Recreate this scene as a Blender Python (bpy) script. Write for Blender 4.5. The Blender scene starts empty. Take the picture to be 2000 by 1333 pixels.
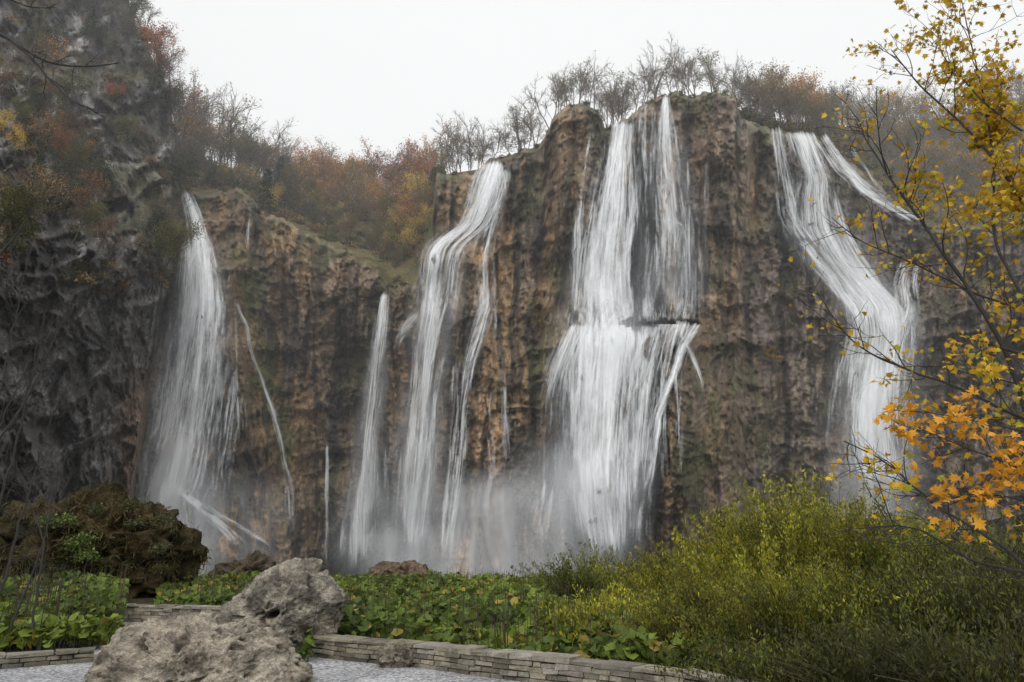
import bpy, math, numpy as np
TH=math.radians(17.2); CT,ST=math.cos(TH),math.sin(TH); H=1.8; F=1333.3
def P(px,py,D):
    px=np.asarray(px,float);py=np.asarray(py,float);D=np.asarray(D,float)
    r=(px-1000)/F;u=(666.5-py)/F
    Y=CT-u*ST;Z=ST+u*CT;s=D/Y
    return np.stack(np.broadcast_arrays(r*s,D+0*s,H+Z*s),-1)
def zat(py,D):
    u=(666.5-py)/F
    return H+(ST+u*CT)/(CT-u*ST)*D
def xat(px,D,z=0.5):
    k=(z-H)/D; u=(k*CT-ST)/(CT+k*ST)
    return (px-1000)/F*D/(CT-u*ST)
def sm(x,a,b):
    t=np.clip((np.asarray(x,float)-a)/(b-a),0,1);return t*t*(3-2*t)
_t=np.random.default_rng(3).random(4096)
_p=np.random.default_rng(4).permutation(4096)
def vn(x,y,z=0.0):
    x,y,z=np.broadcast_arrays(np.asarray(x,float),np.asarray(y,float),np.asarray(z,float))
    xi=np.floor(x).astype(np.int64);yi=np.floor(y).astype(np.int64);zi=np.floor(z).astype(np.int64)
    fx=x-xi;fy=y-yi;fz=z-zi
    fx=fx*fx*(3-2*fx);fy=fy*fy*(3-2*fy);fz=fz*fz*(3-2*fz)
    def h(a,b,c): return _t[_p[(_p[(_p[a&4095]+b)&4095]+c)&4095]]
    def l(a,b,t): return a+(b-a)*t
    return l(l(l(h(xi,yi,zi),h(xi+1,yi,zi),fx),l(h(xi,yi+1,zi),h(xi+1,yi+1,zi),fx),fy),
             l(l(h(xi,yi,zi+1),h(xi+1,yi,zi+1),fx),l(h(xi,yi+1,zi+1),h(xi+1,yi+1,zi+1),fx),fy),fz)
def fbm(x,y,z=0.0,o=4,g=.5):
    a=1;s=0;n=0
    for i in range(o):
        s=s+a*vn(x*2**i+17*i,y*2**i+31*i,z*2**i+7*i)
        n+=a;a*=g
    return s/n*2-1
def ridge(x,y,z=0.0,o=4):
    a=1;s=0;n=0
    for i in range(o):
        s=s+a*(1-np.abs(vn(x*2**i+11*i,y*2**i+5*i,z*2**i+3*i)*2-1)*1.6);n+=a;a*=.5
    return s/n
class MB:
    def __init__(s): s.v=[];s.q=[];s.c=[];s.n=0;s.x=[]
    def add(s,v,f,col,mi=0):
        v=np.asarray(v,float).reshape(-1,3);f=np.asarray(f,np.int64)
        c=np.broadcast_to(np.asarray(col,float),(len(v),3))
        s.v.append(v);s.c.append(c);s.q.append((f+s.n,mi));s.n+=len(v)
    def build(s,name,mats,smooth=False,parent=None,extra=None):
        me=bpy.data.meshes.new(name)
        v=np.concatenate(s.v);c=np.concatenate(s.c)
        me.vertices.add(len(v));me.vertices.foreach_set("co",v.astype(np.float32).ravel())
        L=[f.ravel() for f,_ in s.q if f.size]
        T=[np.full(len(f),f.shape[1]) for f,_ in s.q if f.size]
        M=[np.full(len(f),m) for f,m in s.q if f.size]
        L=np.concatenate(L).astype(np.int32);T=np.concatenate(T).astype(np.int32);M=np.concatenate(M).astype(np.int32)
        st=np.concatenate([[0],np.cumsum(T)[:-1]]).astype(np.int32)
        me.loops.add(len(L));me.loops.foreach_set("vertex_index",L)
        me.polygons.add(len(T));me.polygons.foreach_set("loop_start",st)
        try: me.polygons.foreach_set("loop_total",T)
        except Exception: pass
        me.polygons.foreach_set("material_index",M)
        me.polygons.foreach_set("use_smooth",np.full(len(T),smooth))
        me.update(calc_edges=True)
        a=me.attributes.new("Col",'FLOAT_COLOR','POINT')
        a.data.foreach_set("color",np.concatenate([c,np.ones((len(c),1))],1).astype(np.float32).ravel())
        if extra:
            for k,arr in extra.items():
                at=me.attributes.new(k,'FLOAT','POINT');at.data.foreach_set("value",np.asarray(arr,np.float32))
        for m in mats: me.materials.append(m)
        ob=bpy.data.objects.new(name,me);bpy.context.scene.collection.objects.link(ob)
        if parent: ob.parent=parent
        return ob
def gridfaces(nr,nc,off=0):
    i=np.arange(nr-1)[:,None]*nc+np.arange(nc-1)[None,:]
    return np.stack([i,i+1,i+1+nc,i+nc],-1).reshape(-1,4)+off
def tube(pts,rad,sides=4):
    pts=np.asarray(pts,float);k=len(pts);rad=np.asarray(rad,float)
    t=np.gradient(pts,axis=0);t/=np.linalg.norm(t,axis=1,keepdims=True)+1e-9
    ref=np.array([.31,.9,.2]) if abs(t[0][2])>.8 else np.array([.1,.2,1.])
    a=np.cross(t,ref);a/=np.linalg.norm(a,axis=1,keepdims=True)+1e-9
    b=np.cross(t,a)
    th=np.arange(sides)*2*math.pi/sides
    v=pts[:,None]+rad[:,None,None]*(a[:,None]*np.cos(th)[None,:,None]+b[:,None]*np.sin(th)[None,:,None])
    j=np.arange(sides);jn=(j+1)%sides
    i=np.arange(k-1)[:,None]*sides
    f=np.stack([i+j,i+jn,i+sides+jn,i+sides+j],-1).reshape(-1,4)
    return v.reshape(-1,3),f
def rdir(rng,n):
    d=rng.normal(size=(n,3));return d/np.linalg.norm(d,axis=1,keepdims=True)
def leafquads(c,size,rng,aspect=.6,flat=0.0,axis=None):
    n=len(c);a=rdir(rng,n) if axis is None else axis
    a=a/np.linalg.norm(a,axis=1,keepdims=True)
    nrm=rdir(rng,n);nrm[:,2]+=flat
    b=np.cross(nrm,a);b/=np.linalg.norm(b,axis=1,keepdims=True)+1e-9
    s=np.asarray(size).reshape(-1,1)*np.ones((n,1))
    v=np.stack([c,c+a*s*.5+b*s*.5*aspect,c+a*s,c+a*s*.5-b*s*.5*aspect],1)
    return v.reshape(-1,3),np.arange(4*n).reshape(n,4)
# ---------------- materials
def newmat(name):
    m=bpy.data.materials.new(name);m.use_nodes=True;nt=m.node_tree
    for n in list(nt.nodes): nt.nodes.remove(n)
    o=nt.nodes.new('ShaderNodeOutputMaterial');return m,nt,o
def N(nt,t,**k):
    n=nt.nodes.new(t)
    for a,b in k.items():
        if a in n.inputs: n.inputs[a].default_value=b
        else: setattr(n,a,b)
    return n
def ramp(nt,src,stops):
    r=nt.nodes.new('ShaderNodeValToRGB');nt.links.new(src,r.inputs[0])
    e=r.color_ramp.elements
    while len(e)<len(stops): e.new(.5)
    for i,(p,c) in enumerate(stops):
        e[i].position=p;e[i].color=(c,c,c,1) if not hasattr(c,'__len__') else (*c,1)
    return r.outputs[0]
def rockmat(name,scales=(.35,2.2,9),lo=.45,hi=1.6,bump=.6,bd=.3,rough=.65,zs=.5,spec=.35,vor=.5):
    m,nt,o=newmat(name);L=nt.links.new
    tc=N(nt,'ShaderNodeTexCoord');mp=N(nt,'ShaderNodeMapping');mp.inputs['Scale'].default_value=(1,1,zs)
    L(tc.outputs['Object'],mp.inputs[0])
    at=N(nt,'ShaderNodeAttribute',attribute_name='Col')
    cur=at.outputs['Color'];hs=[]
    for i,s in enumerate(scales):
        n=N(nt,'ShaderNodeTexNoise',Scale=s,Detail=6.0,Roughness=.65,Distortion=.4);L(mp.outputs[0],n.inputs['Vector'])
        r=ramp(nt,n.outputs[0],[(.28,lo),(.5,.95),(.72,hi)])
        mx=N(nt,'ShaderNodeMix',data_type='RGBA',blend_type='MULTIPLY');mx.inputs[0].default_value=.85
        L(cur,mx.inputs[6]);L(r,mx.inputs[7]);cur=mx.outputs[2];hs.append(n.outputs[0])
    b=N(nt,'ShaderNodeBsdfPrincipled',Roughness=rough);b.inputs['Specular IOR Level'].default_value=spec
    L(cur,b.inputs['Base Color'])
    vo=N(nt,'ShaderNodeTexVoronoi',Scale=scales[1]*.8,feature='F1');L(mp.outputs[0],vo.inputs['Vector'])
    ad=N(nt,'ShaderNodeMath',operation='ADD');L(hs[0],ad.inputs[0]);L(hs[1],ad.inputs[1])
    a2=N(nt,'ShaderNodeMath',operation='MULTIPLY_ADD');L(vo.outputs[0],a2.inputs[0]);a2.inputs[1].default_value=vor;L(ad.outputs[0],a2.inputs[2])
    a3=N(nt,'ShaderNodeMath',operation='MULTIPLY_ADD');L(hs[2],a3.inputs[0]);a3.inputs[1].default_value=.35;L(a2.outputs[0],a3.inputs[2])
    bp=N(nt,'ShaderNodeBump',Strength=bump,Distance=bd);L(a3.outputs[0],bp.inputs['Height']);L(bp.outputs[0],b.inputs['Normal'])
    L(b.outputs[0],o.inputs[0]);return m
def leafmat(name,tr=.35,rough=.5):
    m,nt,o=newmat(name);L=nt.links.new
    at=N(nt,'ShaderNodeAttribute',attribute_name='Col')
    b=N(nt,'ShaderNodeBsdfPrincipled',Roughness=rough);b.inputs['Specular IOR Level'].default_value=.25
    t=N(nt,'ShaderNodeBsdfTranslucent');mx=N(nt,'ShaderNodeMixShader');mx.inputs[0].default_value=tr
    L(at.outputs['Color'],b.inputs['Base Color']);L(at.outputs['Color'],t.inputs['Color'])
    L(b.outputs[0],mx.inputs[1]);L(t.outputs[0],mx.inputs[2]);L(mx.outputs[0],o.inputs[0]);return m
def barkmat(name):
    m,nt,o=newmat(name);L=nt.links.new
    at=N(nt,'ShaderNodeAttribute',attribute_name='Col');b=N(nt,'ShaderNodeBsdfPrincipled',Roughness=.8)
    L(at.outputs['Color'],b.inputs['Base Color']);L(b.outputs[0],o.inputs[0]);return m
M_cliff=rockmat('wet_tufa_rock',scales=(.22,1.3,6),lo=.42,hi=1.65,zs=.4,bump=.8,bd=.45,vor=.2,rough=.55)
M_mount=rockmat('limestone_rock',scales=(.3,1.6,7),lo=.4,hi=1.7,bump=.8,bd=.4,zs=.8)
M_boulder=rockmat('tufa_boulder',scales=(2.2,9,40),lo=.42,hi=1.45,bump=1.0,bd=.12,rough=.85,zs=1.4,spec=.15)
M_wall=rockmat('wall_stone',scales=(2,9,40),lo=.55,hi=1.35,bump=.7,bd=.02,rough=.85,zs=1,spec=.2)
M_soil=rockmat('soil_and_litter',scales=(.4,3,14),lo=.4,hi=1.7,bump=.8,bd=.1,rough=.9,zs=1,spec=.1)
M_leaf=leafmat('leaves');M_bark=barkmat('bark')
def watermat(name,spray=False):
    m,nt,o=newmat(name);L=nt.links.new
    u=N(nt,'ShaderNodeAttribute',attribute_name='wu');v=N(nt,'ShaderNodeAttribute',attribute_name='wv')
    s=N(nt,'ShaderNodeAttribute',attribute_name='ws');d=N(nt,'ShaderNodeAttribute',attribute_name='dens')
    def mul(a,k):
        x=N(nt,'ShaderNodeMath',operation='MULTIPLY');L(a,x.inputs[0]);x.inputs[1].default_value=k;return x.outputs[0]
    def noise(ku,kv,det,dist,rg=.55):
        c=N(nt,'ShaderNodeCombineXYZ');L(mul(u.outputs['Fac'],ku),c.inputs[0]);L(mul(v.outputs['Fac'],kv),c.inputs[1]);L(s.outputs['Fac'],c.inputs[2])
        n=N(nt,'ShaderNodeTexNoise',Scale=1.0,Detail=det,Roughness=rg,Distortion=dist);L(c.outputs[0],n.inputs['Vector']);return n.outputs[0]
    def madd(a,k,c):
        x=N(nt,'ShaderNodeMath',operation='MULTIPLY_ADD');L(a,x.inputs[0]);x.inputs[1].default_value=k
        if isinstance(c,(int,float)): x.inputs[2].default_value=c
        else: L(c,x.inputs[2])
        return x.outputs[0]
    if spray:
        n1=noise(.22,.07,3.0,.6)
        k=N(nt,'ShaderNodeMath',operation='MULTIPLY',use_clamp=True);L(madd(n1,1.8,-.35),k.inputs[0]);L(d.outputs['Fac'],k.inputs[1])
        al2=k.outputs[0]
    else:
        n1=noise(.5,.06,3.0,.4);n2=noise(2.6,.09,4.0,.6,.65);n3=noise(3.0,.45,5.0,.4,.72)
        t=madd(n1,1.5,-.75);t=madd(n2,2.0,t);t=madd(t,1,-1.0);t=madd(n3,1.4,t);t=madd(t,1,-.7)
        t=madd(d.outputs['Fac'],1.35,t);t=madd(t,1.0,-.42)
        k=N(nt,'ShaderNodeMath',operation='MULTIPLY',use_clamp=True);L(t,k.inputs[0]);k.inputs[1].default_value=.95
        e=N(nt,'ShaderNodeMath',operation='MULTIPLY',use_clamp=True);L(d.outputs['Fac'],e.inputs[0]);e.inputs[1].default_value=2.6
        al=N(nt,'ShaderNodeMath',operation='MULTIPLY');L(k.outputs[0],al.inputs[0]);L(e.outputs[0],al.inputs[1])
        al2=mul(al.outputs[0],.95)
    df=N(nt,'ShaderNodeBsdfDiffuse',Color=(.95,.97,.99,1));tl=N(nt,'ShaderNodeBsdfTranslucent',Color=(.95,.97,.99,1))
    geo=N(nt,'ShaderNodeNewGeometry');va=N(nt,'ShaderNodeVectorMath',operation='ADD');L(geo.outputs['Normal'],va.inputs[0]);va.inputs[1].default_value=(0,-.2,.75)
    vn_=N(nt,'ShaderNodeVectorMath',operation='NORMALIZE');L(va.outputs[0],vn_.inputs[0]);L(vn_.outputs[0],df.inputs['Normal'])
    mx=N(nt,'ShaderNodeMixShader');mx.inputs[0].default_value=.12;L(df.outputs[0],mx.inputs[1]);L(tl.outputs[0],mx.inputs[2])
    tp=N(nt,'ShaderNodeBsdfTransparent');m2=N(nt,'ShaderNodeMixShader')
    L(al2,m2.inputs[0]);L(tp.outputs[0],m2.inputs[1]);L(mx.outputs[0],m2.inputs[2]);L(m2.outputs[0],o.inputs[0])
    return m
M_water=watermat('falling_water');M_spray=watermat('water_spray',True)
# ---------------- terrain definitions
def itp(pts):
    a=np.array(pts,float);return lambda x:np.interp(x,a[:,0],a[:,1])
rim0=itp([(200,380),(350,375),(450,372),(470,370),(520,420),(600,455),(700,505),(770,560),(815,545),(832,485),(846,430),(852,345),(925,338),(950,318),(985,308),(1040,288),(1062,275),(1078,235),(1100,215),(1140,206),(1168,218),(1182,248),(1225,238),(1250,205),(1285,196),(1305,188),(1320,176),(1360,184),(1400,178),(1436,188),(1448,236),(1500,250),(1560,262),(1620,285),(1700,350),(1760,400),(1815,440),(1900,450),(2300,430)])
def rim(px): return rim0(px)+fbm(px/26.0,3.3,0,4,.6)*17
sky0=itp([(200,170),(330,235),(360,280),(420,325),(500,350),(600,375),(700,385),(760,385),(840,350),(860,332),(930,322),(985,304),(1060,272),(1110,240),(1200,240),(1300,192),(1440,200),(1455,218),(1500,245),(1560,250),(1650,248),(1750,242),(1850,230),(2000,210),(2300,170)])
base=itp([(-300,85),(200,104),(350,105),(450,109),(600,111),(740,107),(850,102),(1000,99),(1150,98),(1300,98),(1450,101),(1600,105),(1750,107),(1900,101),(2300,88)])
def bell(x,c,w): return np.exp(-((x-c)/w)**2)
def cliffD(px,py):
    px=np.asarray(px,float);py=np.asarray(py,float)
    t=np.clip((py-rim0(px))/(1160-rim0(px)),0,1)
    D=base(px)-5*t**1.3
    D=D+9*bell(px,630,110)*sm(t,.1,.45)
    hw=22+np.clip(py-390,0,800)*.2
    D=D-8*np.exp(-np.abs((px-(395+(py-390)*.03))/hw)**3)*sm(py,380,520)
    D=D-7*np.exp(-np.abs((px-1235)/130)**4)*sm(py,618,665)
    D=D-5.5*np.exp(-np.abs((px-1375)/85)**3)*sm(py,680,790)
    D=D-3.5*np.exp(-np.abs((px-870)/70)**3)*sm(py,460,510)
    D=D-3.5*np.exp(-np.abs((px-1710)/80)**3)*sm(py,585,650)
    D=D-2.5*np.exp(-np.abs((px-1010)/60)**3)*sm(py,350,420)
    wx=px+26*fbm(px/120,py/170,1.5,3)+7*fbm(px/20,py/30,7.5,2)+(py-600)*.05*np.sign(px-1000);wy=py+50*fbm(px/90,py/120,4.5,3)
    D=D-4.6*fbm(wx/85,wy/460,0,4)
    f=ridge(wx/46,wy/360,2.2,4)
    D=D-4.6*(f-.4)*(.3+1.1*vn(px/110,py/130,6))
    D=D-1.9*fbm(wx/30,wy/80,15.2,4,.6)
    D=D-1.8*ridge(wx/14,wy/100,5.2,4)*vn(px/50,py/60,3)
    k=vn(px/75,py/85,12.5)
    D=D-1.7*ridge(wx/24,wy/24,5.9,4)*sm(k,.5,.8)
    D=D-.9*fbm(px/6,py/9,8.1,3,.65)
    D=D-1.6*sm(ridge(px/150+.02*py/10,wy/70,9.1,4),.3,.75)
    return D
def mix(a,b,w): return a+(np.asarray(b)-a)*w[...,None]
def cliffcol(px,py):
    wx=px+20*fbm(px/60,py/90,1,3)
    n1=fbm(wx/40,py/190,11,4);n2=fbm(wx/17,py/230,13,4);n3=fbm(px/90,py/110,15,4);n4=fbm(wx/8,py/190,18,3);n5=fbm(px/12,py/12,28,4,.65)
    c=np.broadcast_to(np.array([.185,.13,.087]),px.shape+(3,)).copy()
    och=np.clip(.6*bell(px,570,120)+.5*bell(px,920,200)+.6*bell(px,440,110)*sm(py,650,900)+.4*bell(px,1380,100)*sm(py,700,900)+.12+1.3*n1+.3*n5,0,1)
    c=mix(c,(.42,.255,.115),och*.85)
    gry=np.clip(.85*sm(px,1400,1540)+.35*sm(px,1000,1350)*(1-sm(py,300,650))+.9*n3,0,1)
    c=mix(c,(.20,.17,.15),gry*.65)
    dk=np.clip(sm(n2,-.04,.24)*.85+.5*bell(px,680,80)*sm(py,500,750)+sm(n4,.15,.4)*.55+sm(n5,.1,.45)*.35,0,.93)
    c=mix(c,(.036,.030,.026),dk)
    lt=sm(n4,-.2,-.5)*.45*sm(n5,.2,-.2)
    c=mix(c,(.44,.36,.26),lt)
    ms=sm(fbm(px/35,py/50,21,4),.0,.3)*.6+.8*bell(px,1390,70)*sm(py,690,780)*sm(n2,-.4,.2)+.9*bell(px-(470+(py-500)*.22),0,24)*sm(py,430,520)*(1-sm(py,850,950))+.55*(1-sm(py-rim0(px),5,45))*sm(n5,-.4,.2)
    ms=ms+.6*bell(px,1070,40)*bell(py,700,120)
    c=mix(c,(.095,.095,.033),np.clip(ms*(.75+.6*n5),0,.9))
    return c
cols=np.arange(200,2300,2.2);nt_=440
R=rim(cols);T=np.linspace(0,1,nt_)[:,None]
PX=np.broadcast_to(cols,(nt_,len(cols)));PY=R[None,:]+(1175-R[None,:])*T
DD=cliffD(PX,PY)
DD=DD+3*(1-sm(PY-R[None,:],0,9))
V=P(PX,PY,DD);C=cliffcol(PX,PY)
top=V[0].copy();rows=[]
for k,(dy,dz) in enumerate([(26,-1.5),(10,1.2),(4,1.0)]):
    r=top.copy();r[:,1]+=dy;r[:,2]+=dz*.5+.0;r[:,0]*=(1+dy/110);rows.append(r)
V=np.concatenate([np.stack(rows),V]);C=np.concatenate([np.repeat(C[:1]*0+np.array([.07,.065,.03]),3,0),C])
mb=MB();mb.add(V.reshape(-1,3),gridfaces(V.shape[0],V.shape[1])[:,::-1],C.reshape(-1,3));mb.build('tufa_cliff',[M_cliff],True)
def hillD(px,py):
    s=np.clip((rim0(px)+12-py)/(rim0(px)+12-sky0(px)+1e-3),0,1)
    w=np.clip((rim0(px)-sky0(px))/60,.25,1)
    return base(px)+4+40*w*s
cols=np.arange(200,2300,6.);T=np.linspace(0,1,60)[:,None]
a=rim0(cols)+16;b=sky0(cols)+10*sm(cols,850,870)*(1-sm(cols,1440,1460))
PX=np.broadcast_to(cols,(60,len(cols)));PY=a+(b-a)*T
DD=hillD(PX,PY)+2*fbm(PX/40,PY/40,3,4)
V=P(PX,PY,DD);l=V[-1].copy();l[:,1]+=120;l[:,2]-=6;l[:,0]*=1.8
V=np.concatenate([V,l[None]])
n=fbm(V[...,0]/6,V[...,1]/6,V[...,2]/6,4)[...,None]
C=np.array([.13,.095,.05])*(1+.6*n)+np.array([0,.02,0])*(n>0)
mb=MB();mb.add(V.reshape(-1,3),gridfaces(V.shape[0],V.shape[1]),C.reshape(-1,3));mb.build('wooded_hillside_ground',[M_soil],True)
# left mountain
msky=itp([(-420,-900),(-100,-420),(60,-230),(150,-110),(215,-50),(245,-10),(262,40),(285,70),(300,120),(322,150),(335,200),(342,290),(354,350)])
pR=itp([(-900,352),(380,352),(480,345),(600,322),(700,306),(800,290),(900,276),(1000,262),(1175,250)])
def mtPX(px0,py):
    return px0-(352-pR(py))*np.clip((px0+420)/772,0,1)**4
def mtD(px0,py):
    D=np.interp(px0,[-420,0,200,300,352],[56,66,80,88,92])
    D=D+np.clip(520-py,0,900)*.06+12*sm(px0,322,354)**2
    lw=1-.4*sm(py,450,600)
    wx=px0+40*fbm(px0/90,py/90,31,3)-.25*py;wy=py+.45*px0+40*fbm(px0/90,py/90,33,3)
    D=D-5*fbm(wx/120,wy/150,35,3)-lw*(5.0*(ridge(wx/75,wy/120,37,5)-.4)+2.4*ridge(wx/24,wy/36,39,5))-1.0*fbm(px0/7,py/9,41,4,.65)
    D=D-3*sm(ridge(wx/200,wy/90,45,2),.35,.6)
    return D
c0=np.concatenate([np.arange(-420,300,2.6),np.arange(300,354,1.5)]);nr=480
S=msky(c0)+fbm(c0/12,1.2,0,3)*16
T=np.linspace(0,1,nr)[:,None];PY=S[None]+(1175-S[None])*T;P0=np.broadcast_to(c0,PY.shape)
PX=mtPX(P0,PY);DD=mtD(P0,PY);V=P(PX,PY,DD)
n1=fbm(P0/30,PY/36,51,4);n2=fbm(P0/11,PY/13,53,4);n3=fbm(P0/70,PY/70,55,4);n4=fbm((P0-.3*PY)/16,PY/60,57,4);n6=fbm(P0/5,PY/6,59,4,.7)
C=np.broadcast_to(np.array([.125,.115,.11]),P0.shape+(3,)).copy()
up=1-sm(PY,430,560)
C=mix(C,(.45,.44,.41),np.clip(sm(n1+.5*n2,-.05,.3)*up*(.4+1.3*bell(P0,250,70)*bell(PY,390,90)+.8*bell(P0,80,90)*bell(PY,160,90)),0,.95))
C=mix(C,(.24,.23,.22),sm(n6,.1,.45)*(1-up)*.6)
C=mix(C,(.036,.034,.035),np.clip(sm(n4,-.05,.3)*.75,0,1))
C=mix(C,(.19,.12,.07),np.clip(.8*sm(P0,230,330)*sm(PY,650,800),0,1))
C=mix(C,(.09,.08,.035),np.clip(sm(n3,-.15,.15)*up*.75,0,1))
back=V[0].copy();back[:,0]*=1.5;back[:,1]*=1.5;back[:,2]*=1.35
V=np.concatenate([back[None],V]);C=np.concatenate([C[:1],C])
mb=MB();mb.add(V.reshape(-1,3),gridfaces(V.shape[0],V.shape[1])[:,::-1],C.reshape(-1,3));mb.build('rocky_mountainside',[M_mount],True)
# ground
def gz(x,y):
    return -2.2*sm(y,35,85)+.12*fbm(np.asarray(x)/3,np.asarray(y)/3,2,3)*sm(y,16,22)-.02
gy=np.concatenate([np.linspace(-120,0,8),np.linspace(4,60,90),np.linspace(64,420,30)]);gx=np.concatenate([np.linspace(-400,-45,12),np.linspace(-40,40,110),np.linspace(45,400,12)])
X,Y=np.meshgrid(gx,gy);Z=gz(X,Y);V=np.stack([X,Y,Z],-1)
mb=MB();mb.add(V.reshape(-1,3),gridfaces(*X.shape),np.array([.05,.045,.025]));mb.build('ground',[M_soil],True)
m,nt,o=newmat('river_water');b=N(nt,'ShaderNodeBsdfPrincipled',Roughness=.12);b.inputs['Base Color'].default_value=(.05,.075,.07,1)
n=N(nt,'ShaderNodeTexNoise',Scale=1.5,Detail=4.0);bp=N(nt,'ShaderNodeBump',Strength=.4,Distance=.1);nt.links.new(n.outputs[0],bp.inputs['Height']);nt.links.new(bp.outputs[0],b.inputs['Normal']);nt.links.new(b.outputs[0],o.inputs[0])
mb=MB();mb.add([[-60,64,-1.5],[80,64,-1.5],[80,112,-1.5],[-60,112,-1.5]],[[0,1,2,3]],(1,1,1));mb.build('river_pool',[m])
def gravelmat():
    m,nt,o=newmat('gravel');L=nt.links.new;tc=N(nt,'ShaderNodeTexCoord')
    v=N(nt,'ShaderNodeTexVoronoi',Scale=26.0);L(tc.outputs['Object'],v.inputs['Vector'])
    n=N(nt,'ShaderNodeTexNoise',Scale=.9,Detail=6.0);L(tc.outputs['Object'],n.inputs['Vector'])
    sp=N(nt,'ShaderNodeSeparateColor');L(v.outputs['Color'],sp.inputs[0])
    r=ramp(nt,sp.outputs[0],[(0,(.12,.12,.12)),(.5,(.3,.3,.31)),(1,(.52,.52,.53))])
    r2=ramp(nt,n.outputs[0],[(.3,.65),(.7,1.15)])
    mx=N(nt,'ShaderNodeMix',data_type='RGBA',blend_type='MULTIPLY');mx.inputs[0].default_value=1;L(r,mx.inputs[6]);L(r2,mx.inputs[7])
    b=N(nt,'ShaderNodeBsdfPrincipled',Roughness=.8);L(mx.outputs[2],b.inputs['Base Color'])
    bp=N(nt,'ShaderNodeBump',Strength=.8,Distance=.02);bp.invert=True;L(v.outputs['Distance'],bp.inputs['Height']);L(bp.outputs[0],b.inputs['Normal']);L(b.outputs[0],o.inputs[0]);return m
mb=MB()
wallc=[(610,13.7),(700,13.0),(850,12.2),(1000,11.2),(1150,10.5),(1300,9.75),(1480,8.75),(1650,7.9),(1900,6.8),(2300,5.4)]
wpts=np.array([[xat(a,d,.3),d] for a,d in wallc])
poly=[[-30,-12],[-30,20.5]]+[[xat(110,20.3,.2),20.6],[xat(430,19.3),19.6],[xat(560,19),19.3],[xat(640,15),15]]
edge=[[x,y+.15] for x,y in wpts];poly+=edge+[[12,-12]]
pv=np.array([[x,y,.012] for x,y in poly])
cen=np.array([[-3,5,.012]]);pv=np.concatenate([cen,pv]);k=len(poly)
tri=[[0,1+(i+1)%k,1+i] for i in range(k)]
mb.add(pv,tri,(1,1,1));mb.build('gravel_path',[gravelmat()])
def resample(pts,step):
    pts=np.asarray(pts,float);d=np.concatenate([[0],np.cumsum(np.linalg.norm(np.diff(pts,axis=0),axis=1))])
    s=np.arange(0,d[-1],step);q=np.stack([np.interp(s,d,pts[:,i]) for i in range(pts.shape[1])],1)
    for _ in range(12):
        q[1:-1]=(q[:-2]+2*q[1:-1]+q[2:])/4
    return q
def wall(pts,h,name,seed,courses=4,thick=.38):
    rng=np.random.default_rng(seed);q=resample(pts,.08);seg=np.linalg.norm(np.diff(q,axis=0),axis=1);d=np.concatenate([[0],np.cumsum(seg)]);L=d[-1]
    tg=np.gradient(q,axis=0);tg/=np.linalg.norm(tg,axis=1,keepdims=True)
    def at(s,off):
        x=np.interp(s,d,q[:,0]);y=np.interp(s,d,q[:,1]);tx=np.interp(s,d,tg[:,0]);ty=np.interp(s,d,tg[:,1])
        return x-ty*off,y+tx*off
    mb=MB();hc=(h-.06)/courses
    BF=[[0,3,2,1],[4,5,6,7],[0,1,5,4],[1,2,6,5],[2,3,7,6],[3,0,4,7]]
    def block(s0,s1,o0,o1,z0,z1,j,col):
        c=[]
        for z in (z0,z1):
            for (s,o) in ((s0,o0),(s1,o0),(s1,o1),(s0,o1)):
                x,y=at(s,o);c.append([x,y,z])
        c=np.array(c)+rng.normal(size=(8,3))*j;mb.add(c,BF,col)
    def scol():
        g=rng.uniform(.13,.30);return np.array([g*1.1,g*.98,g*rng.uniform(.7,.85)])
    for side in (-1,1):
        for ci in range(courses):
            s=-rng.uniform(0,.2)
            while s<L:
                l=rng.uniform(.14,.42);e=min(s+l,L)
                fo=thick/2+rng.uniform(-.018,.018)
                a,b=(side*(thick/2-.13),side*fo)
                if a>b: a,b=b,a
                block(max(s,0)+.006,e-.006,a,b,ci*hc+.004,ci*hc+hc-.007,.006,scol()*(.7 if ci==0 else 1));s+=l
    s=0
    while s<L:
        l=rng.uniform(.3,.7);e=min(s+l,L);block(s+.006,e-.006,-thick/2-.02+rng.normal()*.012,thick/2+.03,h-.058,h+rng.uniform(-.014,.014),.009,scol()*rng.uniform(.8,1.2));s+=l
    ss=np.arange(0,L,.2)
    for i in range(len(ss)-1): block(ss[i],ss[i+1],-thick/2+.03,thick/2-.03,.0,h-.065,0,(.05,.045,.035))
    ob=mb.build(name,[M_wall]);bv=ob.modifiers.new('b','BEVEL');bv.width=.01;bv.segments=2;bv.limit_method='ANGLE';return ob
wall(wpts,.36,'stone_wall',1)
wall([[xat(108,20.4,.3),20.4],[xat(280,19.9,.3),19.9],[xat(430,19.2,.3),19.2],[xat(540,18.5,.3),18.5]],.44,'stone_wall',2)
wall([[xat(-300,11.5,.1),11.5],[xat(0,12.1,.1),12.1],[xat(100,12.6,.1),12.6],[xat(185,12.9,.1),12.9]],.22,'stone_wall',3,courses=2)
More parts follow.
